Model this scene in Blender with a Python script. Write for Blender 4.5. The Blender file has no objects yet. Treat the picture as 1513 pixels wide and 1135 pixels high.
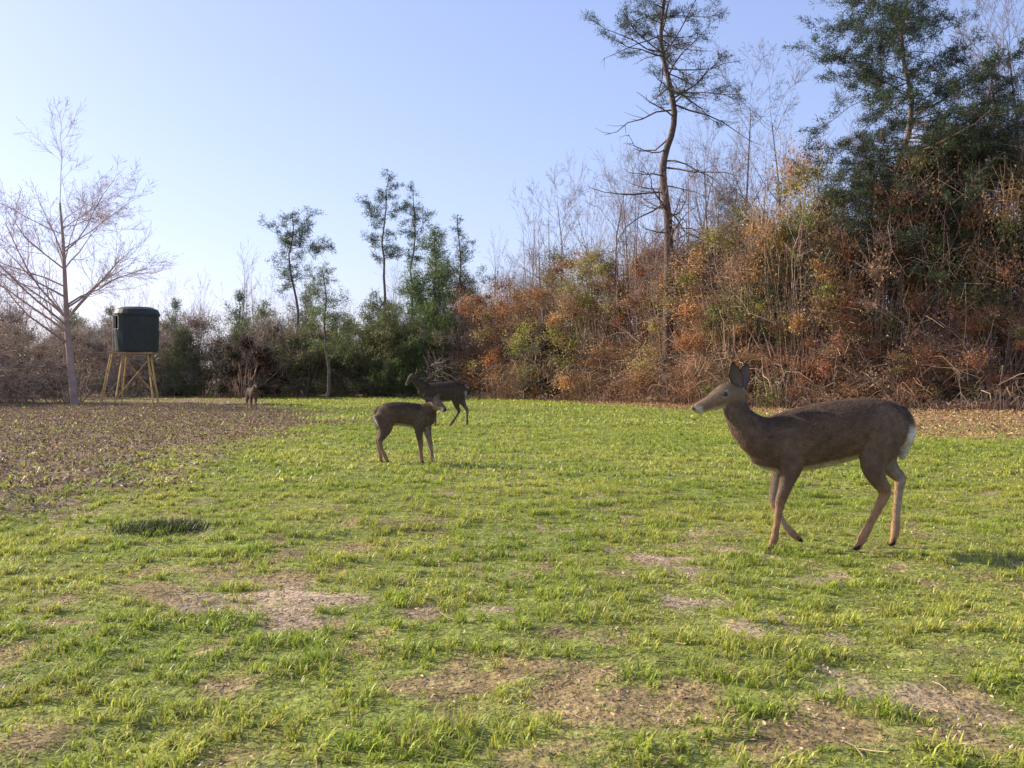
import bpy, math, numpy as np
from mathutils import Vector
# ---------------------------------------------------------------- helpers
def nrm(a): return a/np.maximum(np.linalg.norm(a,axis=-1,keepdims=True),1e-9)
def vn(x,y,s=0):
    x=np.asarray(x,float);y=np.asarray(y,float)
    xi=np.floor(x).astype(np.int64);yi=np.floor(y).astype(np.int64)
    fx=x-xi;fy=y-yi;fx=fx*fx*(3-2*fx);fy=fy*fy*(3-2*fy)
    def h(a,b):
        k=(a*374761393+b*668265263+s*1442695041)&0xffffffff
        k=((k^(k>>13))*1274126177)&0xffffffff
        return ((k^(k>>16))&0xffff)/65535.
    return (h(xi,yi)*(1-fx)+h(xi+1,yi)*fx)*(1-fy)+(h(xi,yi+1)*(1-fx)+h(xi+1,yi+1)*fx)*fy
def fbm(x,y,s=0,o=4):
    a=.5;t=0;n=0
    for i in range(o):
        t=t+a*vn(x*2**i,y*2**i,s+i*17);n+=a;a*=.5
    return t/n
def ss(a,b,x):
    t=np.clip((x-a)/(b-a),0,1);return t*t*(3-2*t)
class Buf:
    def __init__(s): s.v=[];s.c=[];s.q=[];s.t=[];s.qm=[];s.tm=[];s.n=0
    def add(s,v,c,q=None,t=None,m=0):
        v=np.asarray(v,float).reshape(-1,3);c=np.broadcast_to(np.asarray(c,float),(len(v),3))
        s.v.append(v);s.c.append(c)
        if q is not None and len(q): s.q.append(np.asarray(q).reshape(-1,4)+s.n);s.qm.append(np.full(len(s.q[-1]),m))
        if t is not None and len(t): s.t.append(np.asarray(t).reshape(-1,3)+s.n);s.tm.append(np.full(len(s.t[-1]),m))
        s.n+=len(v)
    def mesh(s,name,mats,smooth=False):
        v=np.concatenate(s.v);c=np.concatenate(s.c)
        q=np.concatenate(s.q) if s.q else np.zeros((0,4),int);t=np.concatenate(s.t) if s.t else np.zeros((0,3),int)
        me=bpy.data.meshes.new(name)
        me.vertices.add(len(v));me.vertices.foreach_set('co',v.astype(np.float32).ravel())
        lv=np.concatenate([q.ravel(),t.ravel()]).astype(np.int32)
        me.loops.add(len(lv));me.loops.foreach_set('vertex_index',lv)
        nq,nt=len(q),len(t)
        me.polygons.add(nq+nt)
        st=np.concatenate([np.arange(nq)*4,nq*4+np.arange(nt)*3]).astype(np.int32)
        me.polygons.foreach_set('loop_start',st)
        try: me.polygons.foreach_set('loop_total',np.concatenate([np.full(nq,4),np.full(nt,3)]).astype(np.int32))
        except Exception: pass
        mi=np.concatenate((s.qm if s.qm else [])+(s.tm if s.tm else [])).astype(np.int32)
        me.polygons.foreach_set('material_index',mi)
        me.polygons.foreach_set('use_smooth',np.full(nq+nt,smooth))
        a=me.color_attributes.new('Col','FLOAT_COLOR','POINT')
        a.data.foreach_set('color',np.concatenate([np.clip(c,0,1),np.ones((len(c),1))],1).astype(np.float32).ravel())
        for m in mats: me.materials.append(m)
        me.update(calc_edges=True);me.validate()
        return me
def obj(name,me,loc=(0,0,0),rot=0,sc=(1,1,1),parent=None):
    o=bpy.data.objects.new(name,me);bpy.context.scene.collection.objects.link(o)
    o.location=loc;o.rotation_euler=(0,0,rot);o.scale=sc
    if parent: o.parent=parent
    return o
def empty(name,loc=(0,0,0)):
    o=bpy.data.objects.new(name,None);bpy.context.scene.collection.objects.link(o);o.location=loc;return o
def tubes(buf,P,Rr,S,col,m=0):
    P=np.asarray(P,float);Rr=np.asarray(Rr,float);N,K,_=P.shape
    T=np.empty_like(P);T[:,1:-1]=P[:,2:]-P[:,:-2];T[:,0]=P[:,1]-P[:,0];T[:,-1]=P[:,-1]-P[:,-2];T=nrm(T)
    ref=np.where(np.abs(T[:,:1,2:3])>.8,np.array([1.,0,0]),np.array([0,0,1.]))
    U=nrm(np.cross(T,np.broadcast_to(ref,T.shape)));V=np.cross(T,U)
    a=np.arange(S)*2*math.pi/S
    X=P[:,:,None]+Rr[:,:,None,None]*(np.cos(a)[None,None,:,None]*U[:,:,None]+np.sin(a)[None,None,:,None]*V[:,:,None])
    idx=np.arange(N*K*S).reshape(N,K,S)
    q=np.stack([idx[:,:-1],np.roll(idx,-1,2)[:,:-1],np.roll(idx,-1,2)[:,1:],idx[:,1:]],-1).reshape(-1,4)
    col=np.asarray(col,float)
    if col.ndim==2: col=np.repeat(col,K*S,0)
    buf.add(X.reshape(-1,3),col,q=q,m=m)
def leaves(buf,P,size,col,rng,m=1,asp=.55,flat=0.):
    N=len(P);d=nrm(rng.normal(size=(N,3)));
    n=rng.normal(size=(N,3));n[:,2]+=flat*3*np.sign(n[:,2]+1e-6);n=nrm(n)
    d=nrm(d-n*(d*n).sum(1,keepdims=True));e=np.cross(n,d)
    s=(np.asarray(size)*rng.uniform(.6,1.4,N))[:,None]
    v=np.stack([P-d*s*.5,P+e*s*asp*.5+n*s*.08,P+d*s*.5,P-e*s*asp*.5+n*s*.08],1)
    buf.add(v.reshape(-1,3),np.repeat(col,4,0),q=np.arange(N*4).reshape(N,4),m=m)
# ---------------------------------------------------------------- materials
def mat_attr(name,rough=.8,trans=0.,bump=0.,bscale=40.,vary=.25,nscale=6.,spec=.2):
    m=bpy.data.materials.new(name);m.use_nodes=True;nt=m.node_tree;nt.nodes.clear()
    N=nt.nodes.new;L=nt.links.new
    out=N('ShaderNodeOutputMaterial');b=N('ShaderNodeBsdfPrincipled')
    b.inputs['Roughness'].default_value=rough;b.inputs['Specular IOR Level'].default_value=spec
    a=N('ShaderNodeAttribute');a.attribute_name='Col'
    tc=N('ShaderNodeTexCoord');no=N('ShaderNodeTexNoise');no.inputs['Scale'].default_value=nscale;no.inputs['Detail'].default_value=5
    L(tc.outputs['Object'],no.inputs['Vector'])
    mr=N('ShaderNodeMapRange');mr.inputs['From Min'].default_value=.3;mr.inputs['From Max'].default_value=.7
    mr.inputs['To Min'].default_value=1-vary;mr.inputs['To Max'].default_value=1+vary
    L(no.outputs['Fac'],mr.inputs['Value'])
    mx=N('ShaderNodeVectorMath');mx.operation='SCALE';L(a.outputs['Color'],mx.inputs[0]);L(mr.outputs[0],mx.inputs['Scale'])
    L(mx.outputs[0],b.inputs['Base Color'])
    last=b.outputs[0]
    if bump:
        n2=N('ShaderNodeTexNoise');n2.inputs['Scale'].default_value=bscale;n2.inputs['Detail'].default_value=6
        L(tc.outputs['Object'],n2.inputs['Vector']);bp=N('ShaderNodeBump');bp.inputs['Strength'].default_value=bump;bp.inputs['Distance'].default_value=.02
        L(n2.outputs['Fac'],bp.inputs['Height']);L(bp.outputs[0],b.inputs['Normal'])
    if trans:
        t=N('ShaderNodeBsdfTranslucent');L(mx.outputs[0],t.inputs['Color']);ms=N('ShaderNodeMixShader');ms.inputs[0].default_value=trans
        L(b.outputs[0],ms.inputs[1]);L(t.outputs[0],ms.inputs[2]);last=ms.outputs[0]
    L(last,out.inputs['Surface']);return m
M_bark=mat_attr('bark',.9,bump=.8,bscale=18,vary=.35,nscale=9)
M_twig=mat_attr('twig_bark',.9,vary=.2,nscale=3)
M_leaf=mat_attr('leaf',.6,trans=.35,vary=.15,nscale=2)
M_need=mat_attr('needles',.5,trans=.25,vary=.15,nscale=2)
M_grass=mat_attr('grass_blades',.45,trans=.4,vary=.12,nscale=3,spec=.3)
M_deb=mat_attr('dead_litter',.85,vary=.2,nscale=8)
M_ground=mat_attr('soil',.95,bump=1.,bscale=45,vary=.45,nscale=20)
M_fur=mat_attr('deer_fur',.75,vary=.18,nscale=30,bump=.25,bscale=120)
M_eye=mat_attr('eye_gloss',.08,spec=.8,vary=0)
M_wood=mat_attr('tower_wood',.7,vary=.2,nscale=12)
M_hull=mat_attr('blind_shell',.55,vary=.12,nscale=5)
# ---------------------------------------------------------------- ground
def ledge(x,y):   # mulch (left)
    e=-4.1-np.clip(y-22,0,100)*.3+(fbm(x*.5,y*.35,3)-.5)*2.6
    return ss(.8,-.8,x-e+(fbm(x*3,y*3,5)-.5)*2.4)*ss(58,52,y)
def redge(x,y):
    e=6.6+np.clip(17-y,0,30)*1.5-np.clip(y-29,0,50)*.33+(fbm(x*.4,y*.3,9)-.5)*2.5
    return np.maximum(ss(-.6,.9,x-e+(fbm(x*2.5,y*2.5,6)-.5)*1.6),ss(50,56,y))
def gh(x,y):
    n=np.exp(-np.asarray(y)**2/900.)
    return (fbm(x*.25,y*.25,31)-.5)*.10*(.3+n)+(fbm(x*2.2,y*2.2,33,3)-.5)*.04*n+(fbm(x*7,y*7,34,2)-.5)*.022*n+ledge(x,y)*(fbm(x*2,y*2,35)-.4)*.12
def gpatch(x,y):
    n=fbm(x*1.5+4,y*1.3,41,3)*.30+fbm(x*5.4,y*4.6,43,3)*.70
    th=.385-.15*ss(5.5,12,y)+.03*ss(3.6,2.8,y)+.04*ss(.3,2.5,x)*ss(4.5,3,y)+.04*ss(-.5,-2,x)*ss(4.6,3.6,y)
    th=th+.13*np.exp(-((x-1.45)/.75)**2-((y-7.9)/.40)**2)+.13*np.exp(-((x-1.7)/.8)**2-((y-3.0)/.35)**2)+.09*np.exp(-((x+.75)/.5)**2-((y-5.0)/.2)**2)
    return ss(th-.09,th+.10,n)
def ax(a,lo,hi,mid):
    p=[mid];st=a
    while p[-1]<hi: st*=1.022;p.append(p[-1]+st)
    g=[mid];st=a
    while g[-1]>lo: st*=1.022;g.append(g[-1]-st)
    return np.array(g[::-1][:-1]+p)
xs=ax(.032,-900,900,0.);ys=ax(.028,-60,1500,3.5)
X,Y=np.meshgrid(xs,ys);Z=gh(X,Y)
ml=ledge(X,Y)[...,None];mr=redge(X,Y)[...,None];gp=gpatch(X,Y)[...,None]
f1=fbm(X*3,Y*3,51)[...,None];f2=fbm(X*.9,Y*.9,52)[...,None];f3=fbm(X*9,Y*9,53,3)[...,None]
soil=np.array([.42,.31,.20])*(.5+.9*f1)
th=np.array([.29,.21,.095])*(.45+1.1*f3)
sm=ss(.50,.66,f2);soil=soil*sm+th*(1-sm)
green=np.array([.21,.23,.05])*(.5+1.0*f3)
C=soil*(1-gp)+green*gp
C=C*(1-ml)+np.array([.22,.145,.09])*(.35+1.3*f3)*ml
C=C*(1-mr)+np.array([.30,.18,.10])*(.35+1.3*f3)*mr
b=Buf();ny,nx=X.shape;idx=np.arange(nx*ny).reshape(ny,nx)
b.add(np.stack([X,Y,Z],-1),C.reshape(-1,3),q=np.stack([idx[:-1,:-1],idx[:-1,1:],idx[1:,1:],idx[1:,:-1]],-1).reshape(-1,4))
obj('ground',b.mesh('ground',[M_ground],True))
# ---------------------------------------------------------------- grass
def blades(buf,N,y0,y1,h,w,rng,seed,wf=.62):
    y=np.sqrt(rng.uniform(y0*y0,y1*y1,N));x=rng.uniform(-1,1,N)*(y*wf+.6)
    gpv=gpatch(x,y)
    den=gpv*(1-ledge(x,y)*.88)*(1-redge(x,y)*.93)
    den=den*(.30+1.1*ss(.35,.6,fbm(x*9,y*9,seed,2)))+.09*(1-ledge(x,y)*.6)
    k=rng.random(N)<den;x=x[k];y=y[k];den=den[k];gpv=gpv[k];N=len(x)
    g=.07+.004*y;cx=(np.floor(x/g)+.5+.8*(vn(np.floor(x/g)*1.7,np.floor(y/g)*1.3,8)-.5))*g;cy=(np.floor(y/g)+.5+.8*(vn(np.floor(x/g)*1.1,np.floor(y/g)*1.9,28)-.5))*g
    pf=rng.uniform(.0,.75,N);x=x+(cx-x)*pf;y=y+(cy-y)*pf
    z=gh(x,y)-.004
    tuft=(.4+1.15*ss(.38,.72,fbm(x*6,y*6,seed+5,3)))*(.5+.5*gpv)
    H=h*tuft*rng.uniform(.5,1.35,N);W=w*rng.uniform(.6,1.3,N)
    a=rng.uniform(0,2*math.pi,N);d=np.stack([np.cos(a),np.sin(a),0*a],-1);e=np.stack([-np.sin(a),np.cos(a),0*a],-1)
    lean=(rng.uniform(.25,1.4,N)*H)[:,None]
    p=np.stack([x,y,z],-1);up=np.array([0,0,1.])
    m=p+up*(H*.6)[:,None]+d*lean*.35;t=p+up*(H*rng.uniform(.6,1.,N))[:,None]+d*lean
    Wv=W[:,None]
    v=np.stack([p-e*Wv*.5,p+e*Wv*.5,m+e*Wv*.42,m-e*Wv*.42,t],1)
    g1=np.array([.42,.51,.06]);g2=np.array([.62,.62,.11]);g3=np.array([.19,.30,.04]);st=np.array([.56,.42,.20])
    r=rng.random(N)[:,None];f=ss(.3,.7,fbm(x*1.3,y*1.0,seed+9))[:,None]
    c=g1*(1-f)+g2*f;c=c*(1-.6*(r<.25))+g3*.6*(r<.25)
    dry=(rng.random(N)<(.08+.30*(1-gpv)))[:,None];c=np.where(dry,st,c)
    c=c*rng.uniform(.6,1.25,(N,1))
    cc=np.repeat(c[:,None],5,1)*np.array([.5,.5,1,1,1.1])[None,:,None]  # darker blade bases: shade between clumps painted into the vertex colour
    i=np.arange(N)[:,None]*5
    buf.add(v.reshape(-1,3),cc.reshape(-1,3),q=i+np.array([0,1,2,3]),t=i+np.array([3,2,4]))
b=Buf();rg=np.random.default_rng(11)
blades(b,470000,1.7,9.5,.035,.0052,rg,61)
blades(b,360000,9,22,.042,.013,rg,61)
blades(b,260000,21,58,.06,.034,rg,61)
obj('grass_field',b.mesh('grass_field',[M_grass]))
n=2200;rx=rg.normal(-2.33,.12,n);ry=rg.normal(6.65,.08,n)
b=Buf()
a=rg.uniform(0,6.28,n);H=rg.uniform(.03,.07,n)
p=np.stack([rx,ry,gh(rx,ry)],-1);d=np.stack([np.cos(a),np.sin(a),0*a],-1);e=np.stack([-np.sin(a),np.cos(a),0*a],-1)
v=np.stack([p-e*.004,p+e*.004,p+d*H[:,None]*.7+np.array([0,0,1.])*H[:,None]],1)
b.add(v.reshape(-1,3),np.repeat(np.array([.07,.09,.025])*rg.uniform(.6,1.4,(n,1)),3,0),t=np.arange(n*3).reshape(n,3))
obj('weed_tuft',b.mesh('weed_tuft',[M_grass]))
# ---------------------------------------------------------------- litter
b=Buf()
def litter(N,y0,y1,size,fn,pal,wf=.66,lift=.02,flat=.5):
    y=np.sqrt(rg.uniform(y0*y0,y1*y1,N));x=rg.uniform(-1,1,N)*(y*wf+.6)
    k=rg.random(N)<fn(x,y);x=x[k];y=y[k];n=len(x)
    pal=np.array(pal);c=pal[rg.integers(0,len(pal),n)]*rg.uniform(.6,1.4,(n,1))
    P=np.stack([x,y,gh(x,y)+rg.uniform(0.0,lift,n)],-1)
    leaves(b,P,size,c,rg,m=0,asp=.4,flat=flat)
palm=[[.38,.23,.14],[.27,.16,.10],[.48,.34,.22],[.16,.10,.065],[.44,.25,.14],[.58,.44,.31],[.27,.27,.09]]
palr=[[.50,.30,.15],[.34,.20,.10],[.58,.38,.20],[.24,.14,.075]]
litter(300000,7,38,.05,lambda x,y:ledge(x,y)*(x<0),palm,lift=.06,flat=.2)
litter(150000,14,56,.07,lambda x,y:redge(x,y),palr,lift=.09,flat=.25)
litter(150000,1.8,12,.019,lambda x,y:(1-gpatch(x,y))*.75+.14,palm+palr,lift=.014,flat=.7)
obj('leaf_litter',b.mesh('leaf_litter',[M_deb]))
b=Buf();n=4200
y=np.sqrt(rg.uniform(4,196,n));x=rg.uniform(-1,1,n)*(y*.62+.5)
a=rg.uniform(0,6.28,n);L=rg.uniform(.02,.11,n);p=np.stack([x,y,gh(x,y)+.008],-1);d=np.stack([np.cos(a),np.sin(a),rg.normal(0,.12,n)],-1)
P=np.stack([p,p+d*L[:,None]*.5+rg.normal(0,.004,(n,3)),p+d*L[:,None]],1)
tubes(b,P,np.full((n,3),.0018),3,np.array([.46,.34,.22])*rg.uniform(.4,1.3,(n,1)))
obj('fallen_twigs',b.mesh('fallen_twigs',[M_twig]))
# ---------------------------------------------------------------- trees
def grow(out,p,d,L,r,l,pr,rng):
    K=6;pts=[p.copy()];dirs=[d]
    for k in range(K-1):
        d=d+rng.normal(size=3)*pr['wan']*(.45 if l==0 else 1)+np.array([0,0,pr['up'][l]]);d=d/np.linalg.norm(d)
        p=p+d*L/(K-1);pts.append(p.copy());dirs.append(d)
    te=pr['te'][l]
    out[l].append((np.array(pts),r*np.linspace(1,te,K)))
    if l+1>=len(pr['n']): return
    for i in range(pr['n'][l]):
        t=rng.uniform(pr['t0'][l],1.) if i else 1.
        q=t*(K-1);k=min(int(q),K-2);f=q-k
        pp=pts[k]*(1-f)+pts[k+1]*f;dd=dirs[k+1]
        s=nrm(np.cross(dd,rng.normal(size=3)));an=math.radians(pr['ang'][l]*rng.uniform(.6,1.3)) if i else .15
        nd=dd*math.cos(an)+s*math.sin(an)
        grow(out,pp,nd,L*pr['lr'][l]*rng.uniform(.6,1.15)*(1.15-.45*t),max(r*(1-(1-te)*t)*pr['rr'],pr.get('rmin',.0035)),l+1,pr,rng)
def bare(name,seed,L,r,pr,col,twigcol):
    rng=np.random.default_rng(seed);out=[[] for _ in pr['n']]
    for st in range(pr.get('stems',1)):
        d=np.array([rng.normal(0,.12)*(st>0),rng.normal(0,.12)*(st>0),1.])
        grow(out,np.array([0,0,-.1])+np.array([.15*st,0,0]),d,L,r*(1 if st==0 else .6),0,pr,rng)
    b=Buf();S=[9,6,4,3,3,3]
    for l,o in enumerate(out):
        if o:
            f=(l/(len(out)-1.))**.6;c=np.array(col)*(1-f)+np.array(twigcol)*f
            tubes(b,np.stack([q[0] for q in o]),np.stack([q[1] for q in o]),S[l],np.repeat(c[None],len(o),0)*rng.uniform(.8,1.2,(len(o),1)))
    return b.mesh(name,[M_twig],True)
big=dict(n=[24,10,7,4,0],t0=[.22,.2,.15,.1],up=[.0,.05,.05,.03,.0],ang=[56,42,42,40],lr=[.52,.48,.5,.55],te=[.22,.3,.4,.5,.5],rr=.46,wan=.11,rmin=.0055)
me=bare('bare_tree',8,8.6,.15,big,[.32,.24,.20],[.56,.43,.40])
obj('bare_tree',me,(-16.1,37,0),.4,(1,1,.88))
sap=dict(n=[10,5,5,0],t0=[.3,.25,.2],up=[.02,.12,.06,0],ang=[42,38,38],lr=[.36,.5,.5],te=[.2,.3,.4,.5],rr=.5,wan=.09,stems=2,rmin=.0045)
sapm=[bare('bare_sapling_mesh%d'%i,20+i,7.5,.06,sap,[.30,.23,.19],[.34,.24,.21]) for i in range(4)]
tal=dict(n=[16,8,6,4,0],t0=[.30,.2,.2,.2],up=[.0,.08,.04,.02,.0],ang=[50,44,42,40],lr=[.30,.5,.5,.5],te=[.2,.3,.4,.5,.5],rr=.45,wan=.13,rmin=.005)
tallm=[bare('tall_bare_mesh%d'%i,50+i,11.5,.10,tal,[.22,.17,.15],[.27,.20,.18]) for i in range(2)]
def needles(b,Cc,D,n,L,w,col,rng):
    N=len(Cc);P=np.repeat(Cc,n,0);d=nrm(np.repeat(D,n,0)*.45+rng.normal(size=(N*n,3))*.75)
    s=nrm(np.cross(d,rng.normal(size=(N*n,3))));l=L*rng.uniform(.6,1.2,(N*n,1))
    P=P+rng.normal(size=P.shape)*L*.5
    v=np.stack([P-s*w*.5,P+s*w*.5,P+d*l],1)
    c=np.repeat(np.asarray(col)*rng.uniform(.55,1.4,(N,1)),n,0)*rng.uniform(.7,1.3,(N*n,1))
    b.add(v.reshape(-1,3),np.repeat(c,3,0),t=np.arange(N*n*3).reshape(-1,3),m=1)
def pine(name,seed,H,r0,cb,R,nb,prof,col,trunk=None,nsub=7,nl=.16,nw=.02,ncl=12,el=25,dead=10,bark=(.20,.15,.125),droop=.05,deadL=1.,sub=.34,p=1.,rise=30,wan=.13):
    rng=np.random.default_rng(seed);b=Buf();K=14
    zz=np.linspace(-.1,H,K)
    if trunk is not None:
        tr=np.array(trunk);ty=np.cumsum(rng.normal(0,.04,K))
        zf=np.linspace(-.1,H,40);tx=np.interp(zf,tr[:,1],tr[:,0])
        ker=np.ones(3)/3;tx=np.convolve(np.pad(tx,1,mode='edge'),ker,'valid');TP=np.stack([tx,np.interp(zf,zz,ty),zf],-1)
    else:
        tx=np.cumsum(rng.normal(0,.012*H,K));ty=np.cumsum(rng.normal(0,.012*H,K));tx-=tx[0];ty-=ty[0]
        TP=np.stack([tx,ty,zz],-1)
    hh=np.linspace(0,1,len(TP))
    tubes(b,TP[None],(r0*(1-hh*.85)+.01*r0)[None],10,np.array([bark]))
    B=[];BR=[];S_=[];SR=[];CC=[];CD=[]
    sect=rng.uniform(.5,1.25,7)
    for i in range(nb+dead):
        isd=i>=nb
        t=cb+(1-cb)*rng.random()**p if not isd else rng.uniform(cb*.45,cb*1.25)
        t=min(t,1);u=(t-cb)/(1-cb)
        pp_=np.array([np.interp(t,hh,TP[:,k]) for k in range(3)])
        az=rng.uniform(0,2*math.pi)
        L=(R*prof(u)*rng.uniform(.4,1.15)*sect[int(az/6.2832*7+u*9)%7] if not isd else R*.55*rng.uniform(.4,1.1)*deadL)
        if L<.12: continue
        e=math.radians(el+(rise*u if not isd else -8)+rng.normal(0,14))
        d=np.array([math.cos(az)*math.cos(e),math.sin(az)*math.cos(e),math.sin(e)])
        pts=[pp_];dd=d
        for k in range(5):
            dd=nrm(dd+rng.normal(size=3)*wan+np.array([0,0,-droop if k<3 else droop*1.6]));pp_=pp_+dd*L/5;pts.append(pp_)
        pts=np.array(pts);rb=max(.012,r0*.17*(1-.6*max(u,0)))*min(1,L/R+.3)
        B.append(pts);BR.append(rb*np.linspace(1,.25,6))
        ns=max(1,int(round(nsub*min(1.3,.15+1.3*L/R)))) if not isd else 6
        for j in range(ns):
            s=rng.uniform(.25,1);q=s*5;k=min(int(q),4);pp=pts[k]*(1-q+k)+pts[k+1]*(q-k)
            bd=nrm(pts[k+1]-pts[k]);sd=nrm(bd*.6+rng.normal(size=3)*np.array([.8,.8,.45])+np.array([0,0,.1]))
            l=max(L*sub*rng.uniform(.5,1.1)*(1.2-.6*s),.12)
            sp=np.stack([pp,pp+sd*l*.5+rng.normal(size=3)*.03,pp+sd*l+np.array([0,0,.06*l])])
            S_.append(sp);SR.append(np.array([1,.7,.4])*max(.006,rb*.35))
            if not isd:
                m=max(1,int(l/.10))
                for w in np.linspace(.4,1.05,m): CC.append(pp+sd*l*w);CD.append(sd+np.array([0,0,.3]))
        if not isd: CC.append(pts[-1]);CD.append(dd)
    tubes(b,np.array(B),np.array(BR),5,np.repeat(np.array([bark])*.9,len(B),0))
    if S_: tubes(b,np.array(S_),np.array(SR),3,np.repeat(np.array([bark])*.9,len(S_),0))
    CC=np.array(CC);CD=nrm(np.array(CD))
    needles(b,CC,CD,ncl,nl,nw,np.array(col),rng)
    return b.mesh(name,[M_bark,M_need],True)
conic=lambda u:(1-u)**.85*.97+.04
roundp=lambda u:math.sin(math.pi*min(max(u*.85+.12,0),1))**.7
gA=[.14,.18,.075];gB=[.085,.125,.06];gC=[.20,.22,.085]
m=pine('crooked_pine',31,18.6,.25,.66,3.7,58,lambda u:.95-.35*u,[.06,.08,.045],trunk=[(0,-1),(0.05,7.35),(-.2,9.3),(-.22,9.9),(.34,11.4),(.24,12.4),(.0,13.4),(-.30,14.8),(-.12,16.5),(.1,19)],nsub=10,ncl=11,nl=.16,nw=.02,el=8,dead=44,deadL=1.8,bark=(.13,.095,.08),droop=.03,sub=.32,wan=.2,rise=15)
obj('pine_tree',m,(6.35,41,0))
m=pine('evergreen',33,15.8,.2,.36,5.4,230,lambda u:(1-u)**.5*.95+.06,[.06,.085,.042],nsub=12,ncl=14,nl=.15,nw=.023,el=-4,dead=6,droop=.03,sub=.30,rise=25)
obj('evergreen_tree',m,(13.7,36,0))
m2=pine('evergreen_b',34,12.6,.16,.40,4.2,140,lambda u:(1-u)**.5*.95+.06,[.065,.09,.042],nsub=11,ncl=14,nl=.15,nw=.023,el=0,dead=6,droop=.03,sub=.30)
obj('evergreen_tree',m2,(18.0,37,0),1.)
obj('evergreen_tree',m2,(23.5,34,0),2.4)
obj('evergreen_tree',m2,(9.6,43.5,0),4.,(.75,.75,.72))
s1=pine('slender_pine_a',41,11.0,.13,.60,2.1,44,roundp,gB,nsub=7,ncl=11,el=5,dead=8,nl=.2,nw=.03)
s2=pine('slender_pine_b',42,13.4,.13,.60,2.0,42,roundp,gB,nsub=7,ncl=11,el=5,dead=5,nl=.2,nw=.03)
s3=pine('slender_pine_c',43,12.6,.12,.64,1.9,36,roundp,gB,nsub=7,ncl=11,el=5,dead=5,nl=.2,nw=.03)
obj('pine_tree',s1,(-12.9,60,0));obj('pine_tree',s2,(-7.3,61,0));obj('pine_tree',s3,(-5.9,62,0))
p1=pine('bushy_pine',44,9.2,.14,.04,3.6,210,lambda u:(1-u)**.7*.95+.05,[.18,.24,.085],nsub=9,ncl=10,el=14,dead=0,nl=.25,nw=.032,p=1.1,rise=40)
obj('pine_tree',p1,(-4.5,56,0));
p1b=pine('narrow_pine',45,10.4,.12,.15,2.4,90,conic,[.11,.15,.07],nsub=7,ncl=10,el=12,dead=0,nl=.2,nw=.03,p=1.,rise=40)
obj('pine_tree',p1b,(-3.1,58,0))
p2=pine('small_pine',46,6.8,.10,.34,2.4,70,lambda u:(1-u)**.6+.06,[.17,.21,.08],nsub=8,ncl=9,el=8,dead=4,nl=.2,nw=.028)
obj('pine_tree',p2,(-9.6,52,0))
p3=pine('young_pine',47,5.6,.08,.03,3.0,110,conic,gC,nsub=8,ncl=8,el=8,dead=0,nl=.24,nw=.034,p=1.15,rise=40)
p4=pine('young_pine_b',48,6.6,.08,.04,2.8,110,conic,gA,nsub=8,ncl=8,el=10,dead=0,nl=.22,nw=.034,p=1.1,rise=45)
for x,y,mm,s,r in [(-13.6,57,p3,.95,1),(-11.4,58,p3,.80,2),(-8.2,58,p3,1.05,3),(-6.4,55,p3,.9,.3),(-16.5,60,p4,.95,.7),(-19.5,58,p4,.85,1.2),(-24.5,56,p3,.85,2.2),(-18.4,55,p3,.7,4.)]:
    obj('pine_tree',mm,(x,y,0),r,(s,s,s))
# ---------------------------------------------------------------- shrubs
def shrub(name,seed,W,H,nlump,nl,pal,lsz=.075,stemc=(.34,.24,.18),low=.0,twig=700,gap=.2):
    rng=np.random.default_rng(seed);b=Buf();pal=np.array(pal);P=[];Cc=[];st=[];sr=[];tw=[]
    for i in range(nlump):
        t=low+(1-low)*rng.random()**.85;az=rng.uniform(0,6.283);env=W*(1-t**2.6)**.5
        rr=env*rng.random()**.35;c=np.array([rr*math.cos(az),rr*math.sin(az),H*t])
        r=rng.uniform(.3,.95)*(W/2.6)
        n=int(nl*rng.uniform(.45,1.4)*(1 if rng.random()>gap else .2));d=nrm(rng.normal(size=(n,3)))*np.array([1,1,.95]);q=c+d*(r*rng.random(n)[:,None]**.6)*(1+.45*rng.normal(size=(n,1)))
        P.append(q);base=pal[rng.integers(0,len(pal))]*rng.uniform(.6,1.3);Cc.append(base*rng.uniform(.45,1.6,(n,1)))
        f=rng.uniform(.15,.4);a=np.array([c[0]*f,c[1]*f,-.1]);k=np.linspace(0,1,6)[:,None]
        path=a+(c-a)*k+np.array([0,0,1])*np.sin(k*math.pi)*.5+rng.normal(size=(6,3))*.08;st.append(path);sr.append(rng.uniform(.012,.035)*np.linspace(1,.4,6))
        m=twig//nlump;d=nrm(rng.normal(size=(m,3))+nrm(c-np.array([0,0,H*.4]))*.8+np.array([0,0,.45]));l=r*rng.uniform(.7,2.2,(m,1));s=c+rng.normal(size=(m,3))*r*.35
        tw.append(np.stack([s,s+d*l*.5+rng.normal(size=(m,3))*.06,s+d*l+rng.normal(size=(m,3))*.12],1))
    P=np.concatenate(P);Cc=np.concatenate(Cc);k=P[:,2]>.02;P=P[k];Cc=Cc[k]
    leaves(b,P,lsz,Cc,rng,m=1,asp=.6)
    tubes(b,np.array(st),np.array(sr),4,np.repeat(np.array([stemc]),len(st),0))
    tw=np.concatenate(tw);tubes(b,tw,np.repeat(np.array([[.009,.007,.004]]),len(tw),0),3,np.array(stemc)*rng.uniform(.6,1.7,(len(tw),1)))
    return b.mesh(name,[M_twig,M_leaf])
rus=[[.50,.23,.10],[.38,.18,.09],[.58,.33,.15],[.33,.18,.10],[.33,.28,.10],[.52,.36,.21],[.44,.19,.085]]
mix=[[.48,.26,.12],[.26,.29,.085],[.37,.37,.10],[.55,.33,.13],[.36,.23,.125],[.23,.25,.085]]
gry=[[.30,.23,.17],[.26,.21,.14],[.21,.21,.10],[.34,.25,.17],[.28,.20,.14]]
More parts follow.
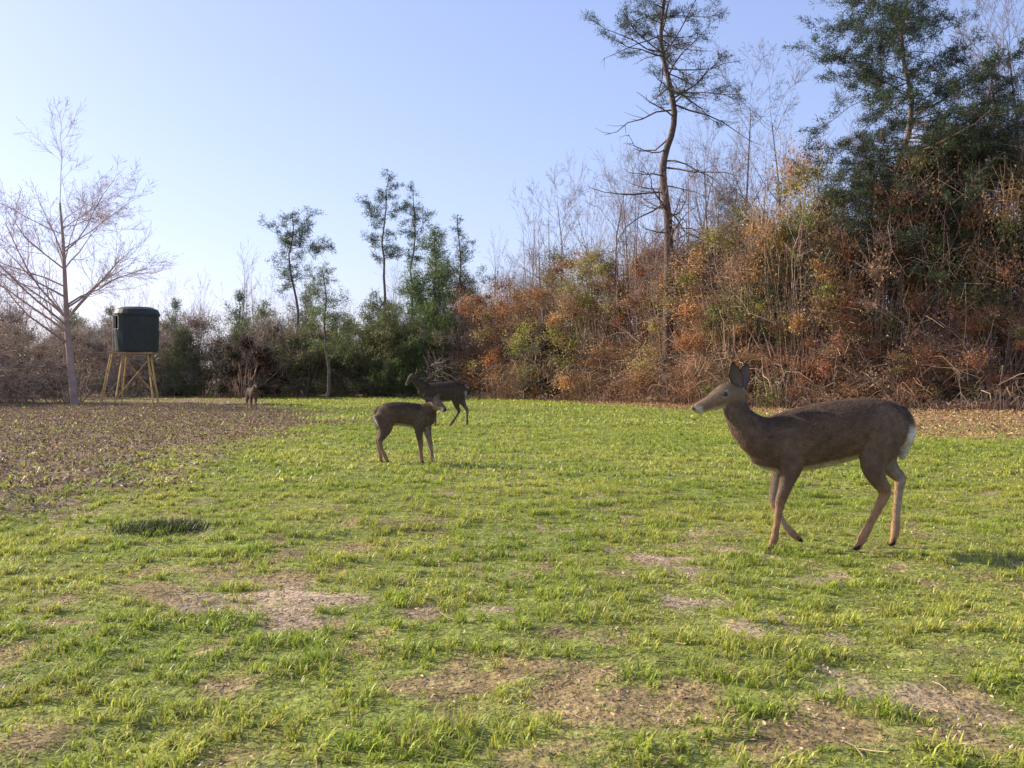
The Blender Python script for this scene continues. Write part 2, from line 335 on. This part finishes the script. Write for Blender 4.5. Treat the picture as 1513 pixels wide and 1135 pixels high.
grn=[[.18,.21,.08],[.23,.25,.085],[.16,.17,.07],[.32,.26,.12]]
drk=[[.06,.055,.035],[.08,.07,.045],[.07,.045,.03]]
SR=[shrub('rs%d'%i,70+i,2.6,7.6,75,430,rus,lsz=.085,twig=1400) for i in range(3)]
SM=[shrub('mx%d'%i,80+i,2.6,8.2,75,430,mix,lsz=.085,twig=1200) for i in range(2)]
SG=[shrub('gy%d'%i,90+i,2.4,4.6,44,220,gry,lsz=.09,twig=1500,stemc=(.38,.30,.24)) for i in range(2)]
SN=[shrub('gn%d'%i,95+i,2.2,4.4,44,330,grn,lsz=.10,twig=700) for i in range(2)]
SD=shrub('dk',99,1.6,2.9,30,700,drk,lsz=.09,twig=500)
line=[(-2.6,56.5),(-.8,53),(1.0,50.5),(2.9,47.5),(4.5,45),(6.0,42.3),(7.6,39.5),(9.0,37.3),(10.7,35.6),(12.6,34.4),(14.8,33.2),(17.0,32.2),(19.3,31.2),(21.8,30),(24.5,28.8)]
rg=np.random.default_rng(5)
hts=[.76,.80,.80,.84,.84,.84,.84,.92,1.02,1.06,1.08,1.08,1.08,1.08,1.08]
for i,(x,y) in enumerate(line):
    mm=(SM if (i%4 in (0,3) or i in (7,10)) else SR);s=hts[i]*rg.uniform(.9,1.05)
    obj('brush_thicket',mm[i%len(mm)],(x+rg.normal(0,.3),y+1.6+rg.normal(0,.5),0),rg.uniform(0,6.28),(rg.uniform(.9,1.1),rg.uniform(.9,1.1),s))
    s=hts[i]*rg.uniform(.3,.6)
    obj('brush_thicket',SR[(i+1)%3],(x+.9+rg.normal(0,.4),y-.2+rg.normal(0,.3),0),rg.uniform(0,6.28),(.75,.7,s))
    if i%2==0:
        mm=SM if i%4 else SR
        obj('brush_thicket',mm[i%2],(x+1.8+rg.normal(0,.5),y+5.2,0),rg.uniform(0,6.28),(1.5,1.1,hts[i]*rg.uniform(.9,1.05)))
for i in range(24):
    k=rg.uniform(1.0,12);j=int(k);f=k-j;x=line[j][0]*(1-f)+line[j+1][0]*f;y=line[j][1]*(1-f)+line[j+1][1]*f
    s=rg.uniform(1.0,1.3) if k>4 else rg.uniform(.95,1.25)
    obj('bare_sapling',sapm[i%4],(x+rg.normal(0,.5),y+rg.uniform(0,4),0),rg.uniform(0,6.28),(s*.85,s*.85,s))
for x,y,s,r in [(2.2,49,.82,0),(4.6,46,.85,2),(5.6,44,.75,1),(9.0,40,1.0,3),(10.2,38,.95,5),(16.8,36,1.15,2),(19.2,37,1.2,4),(7.8,42,.8,2)]:
    obj('bare_tree',tallm[int(r)%2],(x,y,0),r,(s*.9,s*.9,s))
for i in range(17):
    x=-34+i*2.05;y=56+rg.uniform(-1.5,1.5)-(3 if x<-22 else 0)
    mm=(SG if rg.random()<.55 or x<-20 else SN)[i%2];s=rg.uniform(.65,.95)
    obj('understory_shrub',mm,(x,y,0),rg.uniform(0,6.28),(1.05,1,s))
for x,y,s in [(-19.3,38.5,.62),(-21.5,40,.75),(-18.5,42,.6),(-23.5,37,.7),(-20.5,35.5,.45),(-24,42,.85)]:
    obj('understory_shrub',SG[int(x)%2],(x,y,0),rg.uniform(0,6),(.9,.9,s))
obj('dark_shrub',SD,(-13.6,51,0),0,(1,1,1));obj('dark_shrub',SD,(-12.7,52,0),2,(.7,.7,.75));obj('dark_shrub',SD,(1.8,47.5,0),2,(.9,.8,1.2))
dt=empty('distant_tree_line')
for i in range(40):
    x=-75+i*2.5+rg.normal(0,.6);y=rg.uniform(64,76)
    mm=[p4,p3,SG[0],SG[1],p4,SN[0]][rg.integers(0,6)];s=rg.uniform(.75,1.1)
    obj('tree_mass_%02d'%i,mm,(x,y,0),rg.uniform(0,6.28),(s*1.35,s*1.35,s),parent=dt)
for i in range(56):
    x=-72+i*1.65+rg.normal(0,.8);y=rg.uniform(60,76)
    s=rg.uniform(.65,1.05);obj('bare_mass_%02d'%i,sapm[i%4],(x,y,0),rg.uniform(0,6.28),(s,s,s),parent=dt)
for i in range(12):
    x=8+i*4;y=rg.uniform(47,56);mm=[SR[0],SM[0],SR[1]][i%3];s=rg.uniform(.9,1.1)
    obj('thicket_mass_%02d'%i,mm,(x,y,0),rg.uniform(0,6.28),(1.8,1.3,s),parent=dt)
# dry brush fringe
b=Buf();n=7000;k=rg.uniform(0,13.99,n);j=k.astype(int);f=(k-j)[:,None];ln=np.array(line)
p=ln[j]*(1-f)+ln[j+1]*f+rg.normal(0,.7,(n,2))+np.array([0,-1.2]);cl=ss(.40,.70,vn(p[:,0]*.8,p[:,1]*.5,4))
a=rg.uniform(0,6.28,n);h=rg.uniform(.2,1.8,n)*(.2+1.*cl)*ss(0,3,k+.8);o=rg.uniform(.4,1.8,n)*h
P0=np.stack([p[:,0],p[:,1],0*a],-1);d=np.stack([np.cos(a),np.sin(a),0*a],-1)
t=np.linspace(0,1,5)[None,:,None]
P=P0[:,None]+d[:,None]*o[:,None,None]*t**1.4+np.array([0,0,1.])*h[:,None,None]*(t*2.4-1.9*t*t)/.8
P+=rg.normal(size=P.shape)*.06
pal=np.array([[.50,.35,.21],[.40,.23,.13],[.56,.42,.27],[.30,.19,.12]])
tubes(b,P,np.repeat(np.array([[.011,.009,.008,.006,.004]]),n,0),3,pal[rg.integers(0,4,n)]*rg.uniform(.5,1.2,(n,1)))
obj('dry_brush',b.mesh('dry_brush',[M_deb]))
# ---------------------------------------------------------------- deer
def crom(A,n):
    A=np.asarray(A,float);A=np.concatenate([2*A[:1]-A[1:2],A,2*A[-1:]-A[-2:-1]]);o=[]
    for i in range(1,len(A)-2):
        for t in np.linspace(0,1,n,endpoint=False):
            o.append(.5*((2*A[i])+(-A[i-1]+A[i+1])*t+(2*A[i-1]-5*A[i]+4*A[i+1]-A[i+2])*t*t+(-A[i-1]+3*A[i]-3*A[i+1]+A[i+2])*t**3))
    o.append(A[-2]);return np.array(o)
def loft(buf,ctrl,lat=(0,1,0),S=22,rnd=.55):
    C=crom(ctrl,5);C[:,3:]=np.maximum(C[:,3:],.002)
    T=nrm(np.gradient(C[:,:3],axis=0));r0,r1=C[0].copy(),C[-1].copy()
    a0=r0.copy();a0[:3]-=T[0]*r0[3]*rnd*.7;a0[3:]*=.72;a1=r1.copy();a1[:3]+=T[-1]*r1[3]*rnd*.7;a1[3:]*=.72
    C2=np.concatenate([a0[None],C,a1[None]]);T2=np.concatenate([T[:1],T,T[-1:]])
    lat=np.array(lat,float);U=nrm(lat-T2*(T2@lat)[:,None]);W=np.cross(T2,U)
    a=np.arange(S)*2*math.pi/S
    X=C2[:,None,:3]+C2[:,None,3:4]*np.cos(a)[None,:,None]*W[:,None]+C2[:,None,4:5]*np.sin(a)[None,:,None]*U[:,None]
    K=len(C2);idx=np.arange(K*S).reshape(K,S);rl=np.roll(idx,-1,1)
    q=np.stack([idx[:-1],rl[:-1],rl[1:],idx[1:]],-1).reshape(-1,4)
    V=np.concatenate([X.reshape(-1,3),[C2[0,:3]-T[0]*r0[3]*rnd*.35],[C2[-1,:3]+T[-1]*r1[3]*rnd*.35]])
    n=K*S;t=np.concatenate([np.stack([np.full(S,n),rl[0],idx[0]],-1),np.stack([np.full(S,n+1),idx[-1],rl[-1]],-1)])
    buf.add(V,(0,0,0),q=q,t=t);return C,T
def build_deer(name,sp,loc,rot=0.,voxel=.009,nfur=60000,seed=1,tone=1.):
    rng=np.random.default_rng(seed);s=sp['s'];u0=sp['u0'];v0=sp['v0'];F=sp['face']
    cv=lambda u,v:((u-u0)/s,(v0-v)/s)
    b=Buf();SK=[]
    def rec(CT,lab,flip):
        C,T=CT;n=len(C)
        for i in range(n): SK.append((*C[i,:3],max(C[i,3],C[i,4]),lab,i/(n-1.),*(T[i]*flip)))
    tor=[]
    for u,t,bt,w in sp['torso']:
        x,z1=cv(u,t);_,z0=cv(u,bt);tor.append((x,0,(z0+z1)/2,(z1-z0)/2,w))
    rec(loft(b,tor,S=28),0,-F)
    nk=[(cv(u,v)[0],y,cv(u,v)[1],r/s,r/s*.72) for u,v,r,y in sp['neck']];rec(loft(b,nk),1,-1)
    hd=[(cv(u,v)[0],y,cv(u,v)[1],r/s,r/s*w) for u,v,r,w,y in sp['head']]
    hdir=nrm(np.array(hd[-1][:3])-np.array(hd[0][:3]));hl=nrm(np.cross(hdir,[0,0,1.]))
    rec(loft(b,hd,lat=hl),2,-1)
    for li,(y,pts) in enumerate(sp['legs']):
        n=len(pts);c=[]
        for i,(u,v,r) in enumerate(pts):
            x,z=cv(u,v);f=i/(n-1.);a=r/s;c.append((x,y*(1-.10*f),z,a,min(a*.86,.05)))
        rec(loft(b,c,S=16,rnd=.3),3 if y<0 else 4,1)
        x,_,z,a,_=c[-1];xp,_,zp,_,_=c[-2];d=nrm(np.array([x-xp,0,z-zp]))
        yy=y*.9
        for sd in (-1,1):
            st=np.array([xp,yy+sd*.008,zp]);en=np.array([x,yy+sd*.010,z]);ft=np.array([F,0,0])*.022 if z<.04 else d*.02
            p2=en+ft;p2[2]=max(en[2]-.004,.006) if z<.04 else p2[2]
            rec(loft(b,[(*st,.010,.008),(*en,.014,.010),(*p2,.008,.007)],S=10,rnd=.3),5,1)
    tl=[(cv(u,v)[0],0,cv(u,v)[1],r/s,r/s*1.3) for u,v,r in sp['tail']];rec(loft(b,tl,S=14),6,1)
    me=b.mesh(name+'_rough',[]);o=obj(name+'_rough',me)
    m=o.modifiers.new('r','REMESH');m.mode='VOXEL';m.voxel_size=voxel
    m=o.modifiers.new('s','SMOOTH');m.factor=.5;m.iterations=4
    dg=bpy.context.evaluated_depsgraph_get();ev=o.evaluated_get(dg);me2=ev.to_mesh()
    nv=len(me2.vertices);V=np.empty(nv*3,np.float32);me2.vertices.foreach_get('co',V);V=V.reshape(-1,3).astype(float)
    Nn=np.empty(nv*3,np.float32);me2.vertices.foreach_get('normal',Nn);Nn=Nn.reshape(-1,3).astype(float)
    me2.calc_loop_triangles();nt=len(me2.loop_triangles);TR=np.empty(nt*3,np.int32);me2.loop_triangles.foreach_get('vertices',TR);TR=TR.reshape(-1,3)
    ev.to_mesh_clear();bpy.data.objects.remove(o)
    SK=np.array(SK)
    bi=np.empty(nv,int)
    for k in range(0,nv,4000):
        d=np.linalg.norm(V[k:k+4000,None]-SK[None,:,:3],axis=2)/np.maximum(SK[None,:,3],.012);bi[k:k+4000]=d.argmin(1)
    lab=SK[bi,4].astype(int);tt=SK[bi,5][:,None];nz=Nn[:,2:3];z=V[:,2:3];zr=(z-SK[bi,2:3])/np.maximum(SK[bi,3:4],.01)
    base=np.array([.165,.105,.066]);back=np.array([.078,.050,.034]);wh=np.array([.70,.64,.56]);tan=np.array([.40,.225,.115]);blk=np.array([.012,.01,.01])
    c=np.repeat(base[None],nv,0)
    mixc=lambda c,d,f:c*(1-f)+d*f
    c=mixc(c,back,ss(.1,1.0,zr)*((lab==0)|(lab==1))[:,None])
    c=mixc(c,wh*.85,ss(-.6,-.9,nz)*ss(-.5,-.85,zr)*(lab==0)[:,None])
    c=mixc(c,wh*.7,(ss(.6,.9,tt)*ss(-.3,-.8,nz))*(lab==1)[:,None])
    lg=((lab==3)|(lab==4))[:,None]
    c=mixc(c,tan,lg*ss(.25,.6,tt));side=np.where(lab==3,1,-1)[:,None]*Nn[:,1:2]
    c=mixc(c,wh*.6,lg*ss(.5,1.,side)*ss(.9,.6,tt)*.5)
    c=mixc(c,blk*3,(lab==5)[:,None]*ss(.045,.03,z)*1.);c=mixc(c,blk*3,(lab==5)[:,None]*ss(.3,.5,tt))
    h=(lab==2)[:,None]
    c=mixc(c,np.array([.23,.155,.10]),h*.8);c=mixc(c,back,h*ss(.5,.9,nz)*ss(.9,.3,tt)*.7)
    c=mixc(c,wh*.7,h*ss(-.4,-.85,nz));c=mixc(c,wh*.7,h*ss(.72,.80,tt)*ss(.92,.86,tt)*ss(.4,0,nz));c=mixc(c,blk,h*ss(.90,.95,tt)*ss(-.6,-.2,nz))
    for (eu,evv,ey) in sp['eyes']:
        cxy=cv(eu,evv);de=np.linalg.norm(V-np.array([cxy[0],ey,cxy[1]]),axis=1)[:,None];c=mixc(c,wh*.5,h*ss(.030,.020,de)*.35)
    tb=(lab==6)[:,None]
    outw=(Nn[:,0:1]*-F)
    c=mixc(c,wh,tb*ss(.9,.6,outw));c=mixc(c,back,tb*ss(.6,.95,outw)*.7);c=mixc(c,back,tb*ss(.30,.05,tt))
    tx,tz=cv(*sp['tail'][2][:2]);dr=np.sqrt(((V[:,0]-tx)/.055)**2+((V[:,2]-tz+.02)/.10)**2+(V[:,1]/.10)**2)[:,None]
    c=mixc(c,wh*.9,ss(1.25,.8,dr)*(lab!=6)[:,None])
    c=c*(.8+.4*vn(V[:,0]*22+V[:,1]*9,V[:,2]*22+V[:,1]*7,4))[:,None]*tone
    fb=Buf();fb.add(V,c,t=TR,m=0)
    A=V[TR];ar=np.linalg.norm(np.cross(A[:,1]-A[:,0],A[:,2]-A[:,0]),axis=1);ti=rng.choice(nt,nfur,p=ar/ar.sum())
    w=rng.dirichlet([1,1,1],nfur)[:,:,None];P=(A[ti]*w).sum(1);n=nrm((Nn[TR[ti]]*w).sum(1));cc=(c[TR[ti]]*w).sum(1)
    vi=TR[ti,0];fl=SK[bi[vi],6:9];fl=nrm(fl-n*(fl*n).sum(1,keepdims=True)+rng.normal(size=(nfur,3))*.15)
    ll=np.where(np.isin(lab[vi],[2,3,4]),.009,.017);ll=np.where(lab[vi]==5,.003,ll);ll=np.where(lab[vi]==6,.024,ll)*rng.uniform(.6,1.3,nfur)
    sd=nrm(np.cross(n,fl));e=P+(fl*.85+n*.38)*ll[:,None]
    v=np.stack([P-sd*.0013-n*.001,P+sd*.0013-n*.001,e],1);k=rng.uniform(.65,1.5,(nfur,1))
    fb.add(v.reshape(-1,3),np.repeat(cc*k,3,0),t=np.arange(nfur*3).reshape(-1,3),m=0)
    for (bu,bv,by),(tu,tv,ty),wd,op in sp['ears']:
        B=np.array([cv(bu,bv)[0],by,cv(bu,bv)[1]]);E=np.array([cv(tu,tv)[0],ty,cv(tu,tv)[1]]);ax_=E-B;Ln=np.linalg.norm(ax_);ax_/=Ln
        o_=np.array(op,float);o_=nrm(o_-ax_*(o_@ax_));sx=np.cross(ax_,o_)
        n1,n2=10,9;uu=np.linspace(0,1,n1);vv=np.linspace(-1,1,n2)
        wp=wd/s*(np.sin(np.pi*(uu*.86+.14)**.85)**.75*.92+.10*(1-uu));wp[-1]=.0015
        for off,colr in ((0,np.array([.16,.12,.10])),(-.004,back*1.2)):
            G=B+ax_*(uu*Ln)[:,None,None]+sx*(wp[:,None]*np.sin(vv*1.25)[None])[...,None]-o_*(wp[:,None]*(np.cos(vv*1.25)[None]-.3)*.8)[...,None]+o_*off
            ix=np.arange(n1*n2).reshape(n1,n2);ed=np.maximum(np.abs(vv)[None]**4,uu[:,None]**5)[...,None]
            cc=colr*(1-ed)+back*.6*ed
            fb.add(G,cc.reshape(-1,3)*tone,q=np.stack([ix[:-1,:-1],ix[:-1,1:],ix[1:,1:],ix[1:,:-1]],-1).reshape(-1,4),m=0)
    for (eu,evv,ey) in sp['eyes']:
        cxy=cv(eu,evv);ce=np.array([cxy[0],ey,cxy[1]]);r=.0145
        th_=np.linspace(0,math.pi,9);ph=np.arange(12)*2*math.pi/12
        G=ce+r*np.stack([np.sin(th_)[:,None]*np.cos(ph)[None],np.sin(th_)[:,None]*np.sin(ph)[None],np.cos(th_)[:,None]*np.ones(12)[None]],-1)*np.array([1.2,1,1])
        ix=np.arange(108).reshape(9,12);rl=np.roll(ix,-1,1)
        fb.add(G,(.012,.008,.006),q=np.stack([ix[:-1],rl[:-1],rl[1:],ix[1:]],-1).reshape(-1,4),m=1)
    me=fb.mesh(name,[M_fur,M_eye],True)
    zoff=float(gh(np.array([loc[0]]),np.array([loc[1]]))[0])
    return obj(name,me,(loc[0],loc[1],zoff),rot)
big_=dict(s=248,u0=1220,v0=810,face=-1,
 torso=[(1113,640,672,.045),(1124,627,690,.075),(1142,615,697,.10),(1168,606,697,.125),(1200,598,692,.145),(1235,592,684,.155),(1265,588,675,.145),(1290,587,670,.135),(1314,592,668,.125),(1331,603,660,.095),(1338,616,645,.06)],
 neck=[(1155,655,33,0),(1132,649,34,0),(1108,634,27,0),(1092,614,20.5,0),(1086,596,18,0)],
 head=[(1095,583,12,.9,0),(1085,583,18.5,.72,0),(1073,583,18.5,.74,-.002),(1061,588,15.5,.74,-.004),(1049,594,11.5,.78,-.006),(1038,599,9.5,.82,-.008),(1030,602,8.6,.85,-.01),(1026,603,6.5,.95,-.01)],
 ears=[((1089,570,-.035),(1078,533,-.075),10.5,(-.45,-.9,0)),((1097,570,.03),(1107,534,.06),10.5,(-.3,-.95,0))],
 eyes=[(1069,581,-.050),(1069,581,.048)],
 legs=[(-.075,[(1160,650,28),(1164,684,19),(1158,710,11),(1149,738,8),(1147,750,6.3),(1143,775,5.2),(1140,792,6.4),(1137,800,5.2),(1134,806,5)]),
  (.07,[(1162,655,26),(1160,690,16),(1153,715,10.5),(1149,740,8),(1155,760,5.6),(1164,777,5),(1174,788,6),(1182,795,5.2),(1187,799,4.6)]),
  (-.085,[(1300,628,34),(1291,658,29),(1284,685,19),(1291,706,12.5),(1301,722,9.6),(1295,740,7),(1281,768,5.8),(1270,789,7),(1265,799,5.6),(1260,806,5)]),
  (.08,[(1312,630,33),(1316,660,24),(1318,682,16),(1328,697,11),(1338,708,9),(1336,727,6.8),(1333,760,5.8),(1331,785,6.8),(1329,797,5.4),(1326,806,5)])],
 tail=[(1332,602,7),(1340,618,9),(1341,645,9.5),(1333,674,4)])
build_deer('white_tailed_deer',big_,((1220-756.5)/1485*6.0,6.0),nfur=90000,voxel=.0075)
mid_=dict(s=123,u0=597,v0=683,face=1,
 torso=[(557,604,620,.05),(562,598,625,.085),(575,593,627,.11),(590,592,627,.12),(605,593,629,.12),(620,595,632,.105),(631,599,632,.085),(638,606,627,.05)],
 neck=[(622,612,15,0),(630,606,13,-.01),(638,600,10,-.03),(642,596,8.5,-.05)],
 head=[(641,594,6,.9,-.04),(643,594,8.8,.75,-.06),(647,594.5,8.6,.75,-.10),(651,597,6.8,.75,-.14),(655,600,5.2,.8,-.18),(658,602.5,4.4,.85,-.21),(659.5,603.5,3.2,.9,-.225)],
 ears=[((640,588,-.09),(628,583,-.13),5.5,(.6,-.8,0)),((645,588,-.035),(652,577,.06),5.5,(.6,-.8,0))],
 eyes=[(646,593,-.138),(652.5,593,-.075)],
 legs=[(-.06,[(568,611,16),(570,630,11),(566,642,6),(562,649,4.3),(564,660,3),(570,673,3.2),(573,679,2.6),(574,681,2.4)]),
  (.06,[(566,612,15),(566,630,10),(561,643,5.5),(557,650,4.2),(559,662,3),(561,674,3.2),(562,679,2.6),(563,681,2.4)]),
  (-.055,[(624,614,13),(620,630,8),(620,642,5),(622,654,4),(622,664,2.8),(623,674,3.1),(624,679,2.6),(625,681,2.4)]),
  (.055,[(627,614,12),(630,632,7),(633,645,4.6),(635,656,3.8),(637,666,2.7),(638,675,3.1),(639,679,2.6),(640,681,2.4)])],
 tail=[(560,601,4),(555.5,610,4.5),(555,621,4.5),(557,632,2)])
build_deer('white_tailed_deer',mid_,((597-756.5)/1485*12.1,12.1),nfur=30000,seed=2,tone=.75)
bk_=dict(s=70,u0=650,v0=630,face=-1,
 torso=[(621,572,585,.05),(626,568,590,.08),(635,566,593,.11),(648,565,594,.13),(660,564,593,.13),(672,563,591,.12),(681,567,588,.10),(686,574,583,.05)],
 neck=[(633,578,10,0),(626,573,9,0),(618,566,6.5,0),(612,560,5.3,0)],
 head=[(614,556,3.4,.9,0),(611,556,5,.75,0),(608,558,4.6,.75,0),(605,562,3.5,.78,0),(602.5,565.5,2.6,.85,0),(601,568,2.1,.9,0),(600.5,569,1.6,.9,0)],
 ears=[((612,552,-.03),(607,544,-.1),3.2,(-.7,-.7,0)),((613,552,.03),(615,543,.09),3.2,(-.7,-.7,0))],
 eyes=[(607.5,557,-.05),(607.5,557,.05)],
 legs=[(-.07,[(676,579,9.5),(674,592,6.5),(676,602,3.3),(678,607,2.6),(674,615,1.8),(668,624,1.9),(666,627,1.5),(664.5,628.5,1.4)]),
  (.07,[(680,579,9),(682,592,5.5),(686,600,3),(689.5,606,2.5),(689.5,614,1.7),(689.5,624,1.9),(689,627,1.5),(688,628.5,1.4)]),
  (-.065,[(632,582,7.5),(634,593,5),(636,603,2.8),(636,612,2.2),(636.5,619,1.6),(636,625,1.8),(635.5,627,1.5),(635,628.5,1.4)]),
  (.065,[(634,582,7),(638,594,4.5),(641,604,2.6),(643,612,2.1),(643,619,1.6),(643,625,1.8),(642.5,627,1.5),(642,628.5,1.4)])],
 tail=[(684,567,2.3),(687.5,573,2.8),(688,582,2.8),(687,590,1.2)])
build_deer('white_tailed_deer',bk_,((650-756.5)/1485*21.,21.),voxel=.011,nfur=15000,seed=3,tone=.42)
far_=dict(mid_);far_['neck']=[(622,612,15,0),(630,604,13,0),(640,593,9.5,0),(645,584,8,0)]
far_['head']=[(643,580,6,.9,0),(646,580,8.5,.75,0),(651,581,8,.75,0),(657,585,6.4,.75,0),(663,589,4.8,.8,0),(667,591.5,4.2,.85,0),(669,592.5,3.2,.9,0)]
far_['ears']=[((645,575,-.04),(643,567,-.15),5.5,(1,-.3,0)),((645,575,.04),(643,567,.15),5.5,(1,.3,0))];far_['eyes']=[(652,580,-.05),(652,580,.05)]
build_deer('white_tailed_deer',far_,((371-756.5)/1485*30.,30.),rot=math.radians(-60),voxel=.012,nfur=12000,seed=4,tone=.75)
# ---------------------------------------------------------------- tower blind
tb=empty('hunting_tower_blind',(-14.75,39.5,0));tb.rotation_euler=(0,0,math.radians(12))
def box(buf,c,sx,sy,sz,col):
    c=np.array(c);v=np.array([[i,j,k] for i in(-1,1) for j in(-1,1) for k in(-1,1)])*np.array([sx,sy,sz])/2+c
    buf.add(v,col,q=[[0,1,3,2],[4,6,7,5],[0,4,5,1],[2,3,7,6],[0,2,6,4],[1,5,7,3]])
def beam(buf,p,q,w,col):
    tubes(buf,np.array([[p,(np.array(p)+np.array(q))/2,q]],float),np.full((1,3),w),4,np.array([col]))
b=Buf();wc=(.62,.42,.17);B0=2.05;g0=.72;g1=.46
for sx in(-1,1):
    for sy in(-1,1): beam(b,(sx*g0,sy*g0,-.1),(sx*g1,sy*g1,B0-.1),.036,wc)
def leg(sx,sy,z): f=z/(B0-.1);r=g0-(g0-g1)*f;return (sx*r,sy*r,z)
for (a,c) in [((-1,-1),(1,-1)),((1,1),(1,-1)),((1,1),(-1,1)),((-1,1),(-1,-1))]:
    beam(b,leg(*a,.2),leg(*c,1.75),.020,wc)
obj('legs',b.mesh('legs',[M_wood]),parent=tb)
b=Buf();box(b,(0,0,B0-.04),1.3,1.3,.08,(.40,.28,.15))
box(b,(-.80,0,B0-.04),.30,.9,.06,(.40,.28,.15));obj('deck',b.mesh('deck',[M_wood]),parent=tb)
b=Buf()
for s_ in(-.2,.2): beam(b,(-1.35,s_,-.05),(-.93,s_,B0),.024,wc)
for k in range(7): f=(k+.7)/7.5;beam(b,(-1.35+.42*f,-.2,B0*f),(-1.35+.42*f,.2,B0*f),.016,wc)
obj('ladder',b.mesh('ladder',[M_wood]),parent=tb)
b=Buf();hc=(.045,.055,.048);rs=.94;prof_=[(0.0,.80),(.05,.86),(.85,.90),(.86,.885),(1.42,.885),(1.43,.93),(1.50,.93),(1.66,.85),(1.76,.60),(1.79,.02)]
S=24;a=np.arange(S)*2*math.pi/S;V=np.array([[[r*rs*math.cos(t),r*rs*math.sin(t),B0+h] for t in a] for h,r in prof_]);K=len(prof_)
ix=np.arange(K*S).reshape(K,S);rl=np.roll(ix,-1,1);q=np.stack([ix[:-1],rl[:-1],rl[1:],ix[1:]],-1)
keep=np.ones((K-1,S),bool)
for k in (13,14,2): keep[3,k]=False   # window openings
b.add(V.reshape(-1,3),hc,q=q[keep]);obj('shell',b.mesh('shell',[M_hull]),parent=tb)
b=Buf();rf=.90*rs
for k in range(S):
    if not keep[3,k]:
        for h in(.88,1.40):
            p=[rf*math.cos(a[k]),rf*math.sin(a[k]),B0+h];q_=[rf*math.cos(a[(k+1)%S]),rf*math.sin(a[(k+1)%S]),B0+h];beam(b,p,q_,.016,(.5,.5,.46))
        for t in(a[k],a[(k+1)%S]): beam(b,(rf*math.cos(t),rf*math.sin(t),B0+.88),(rf*math.cos(t),rf*math.sin(t),B0+1.40),.014,(.5,.5,.46))
obj('window_frames',b.mesh('wf',[M_hull]),parent=tb)
b=Buf()
t=math.radians(-172);dx=np.array([math.cos(t),math.sin(t),0]);tx=np.array([-math.sin(t),math.cos(t),0])
c0=dx*.86+np.array([0,0,B0])
for o_,h0,h1 in((-.3,.08,1.4),(.3,.08,1.4)): beam(b,c0+tx*o_+[0,0,h0],c0+tx*o_+[0,0,h1],.02,(.3,.3,.28))
beam(b,c0-tx*.3+[0,0,1.4],c0+tx*.3+[0,0,1.4],.02,(.3,.3,.28));beam(b,c0+tx*.2+[0,0,.7],c0+tx*.12+[0,0,.7],.02,(.6,.6,.6))
obj('door',b.mesh('door',[M_hull]),parent=tb)
# ---------------------------------------------------------------- light, sky, camera
AZ,EL=math.radians(-68),math.radians(27)
sd=Vector((math.sin(AZ)*math.cos(EL),math.cos(AZ)*math.cos(EL),math.sin(EL)))
L=bpy.data.lights.new('sun','SUN');L.energy=7.6;L.angle=math.radians(.5);L.color=(1,.89,.70)
lo=bpy.data.objects.new('sun',L);bpy.context.scene.collection.objects.link(lo);lo.rotation_euler=sd.to_track_quat('Z','Y').to_euler()
w=bpy.data.worlds.new('World');bpy.context.scene.world=w;w.use_nodes=True;nt=w.node_tree
sk=nt.nodes.new('ShaderNodeTexSky');sk.sky_type='NISHITA';sk.sun_disc=False;sk.sun_elevation=EL;sk.sun_rotation=AZ
sk.air_density=1.0;sk.dust_density=1.3;sk.ozone_density=3.
gm=nt.nodes.new('ShaderNodeGamma');gm.inputs[1].default_value=.66
tn=nt.nodes.new('ShaderNodeVectorMath');tn.operation='MULTIPLY';tn.inputs[1].default_value=(2.2,2.12,2.62)
nt.links.new(sk.outputs[0],gm.inputs[0]);nt.links.new(gm.outputs[0],tn.inputs[0]);nt.links.new(tn.outputs[0],nt.nodes['Background'].inputs[0]);nt.nodes['Background'].inputs[1].default_value=.15
cam=bpy.data.cameras.new('camera');cam.lens=35.3;cam.sensor_width=36;cam.clip_end=4000;cam.clip_start=.05
co=bpy.data.objects.new('camera',cam);bpy.context.scene.collection.objects.link(co)
co.location=(0,0,1.0);co.rotation_euler=(math.radians(90-.29),0,0);bpy.context.scene.camera=co
sc=bpy.context.scene;sc.view_settings.view_transform='Standard';sc.view_settings.look='None';sc.view_settings.exposure=0
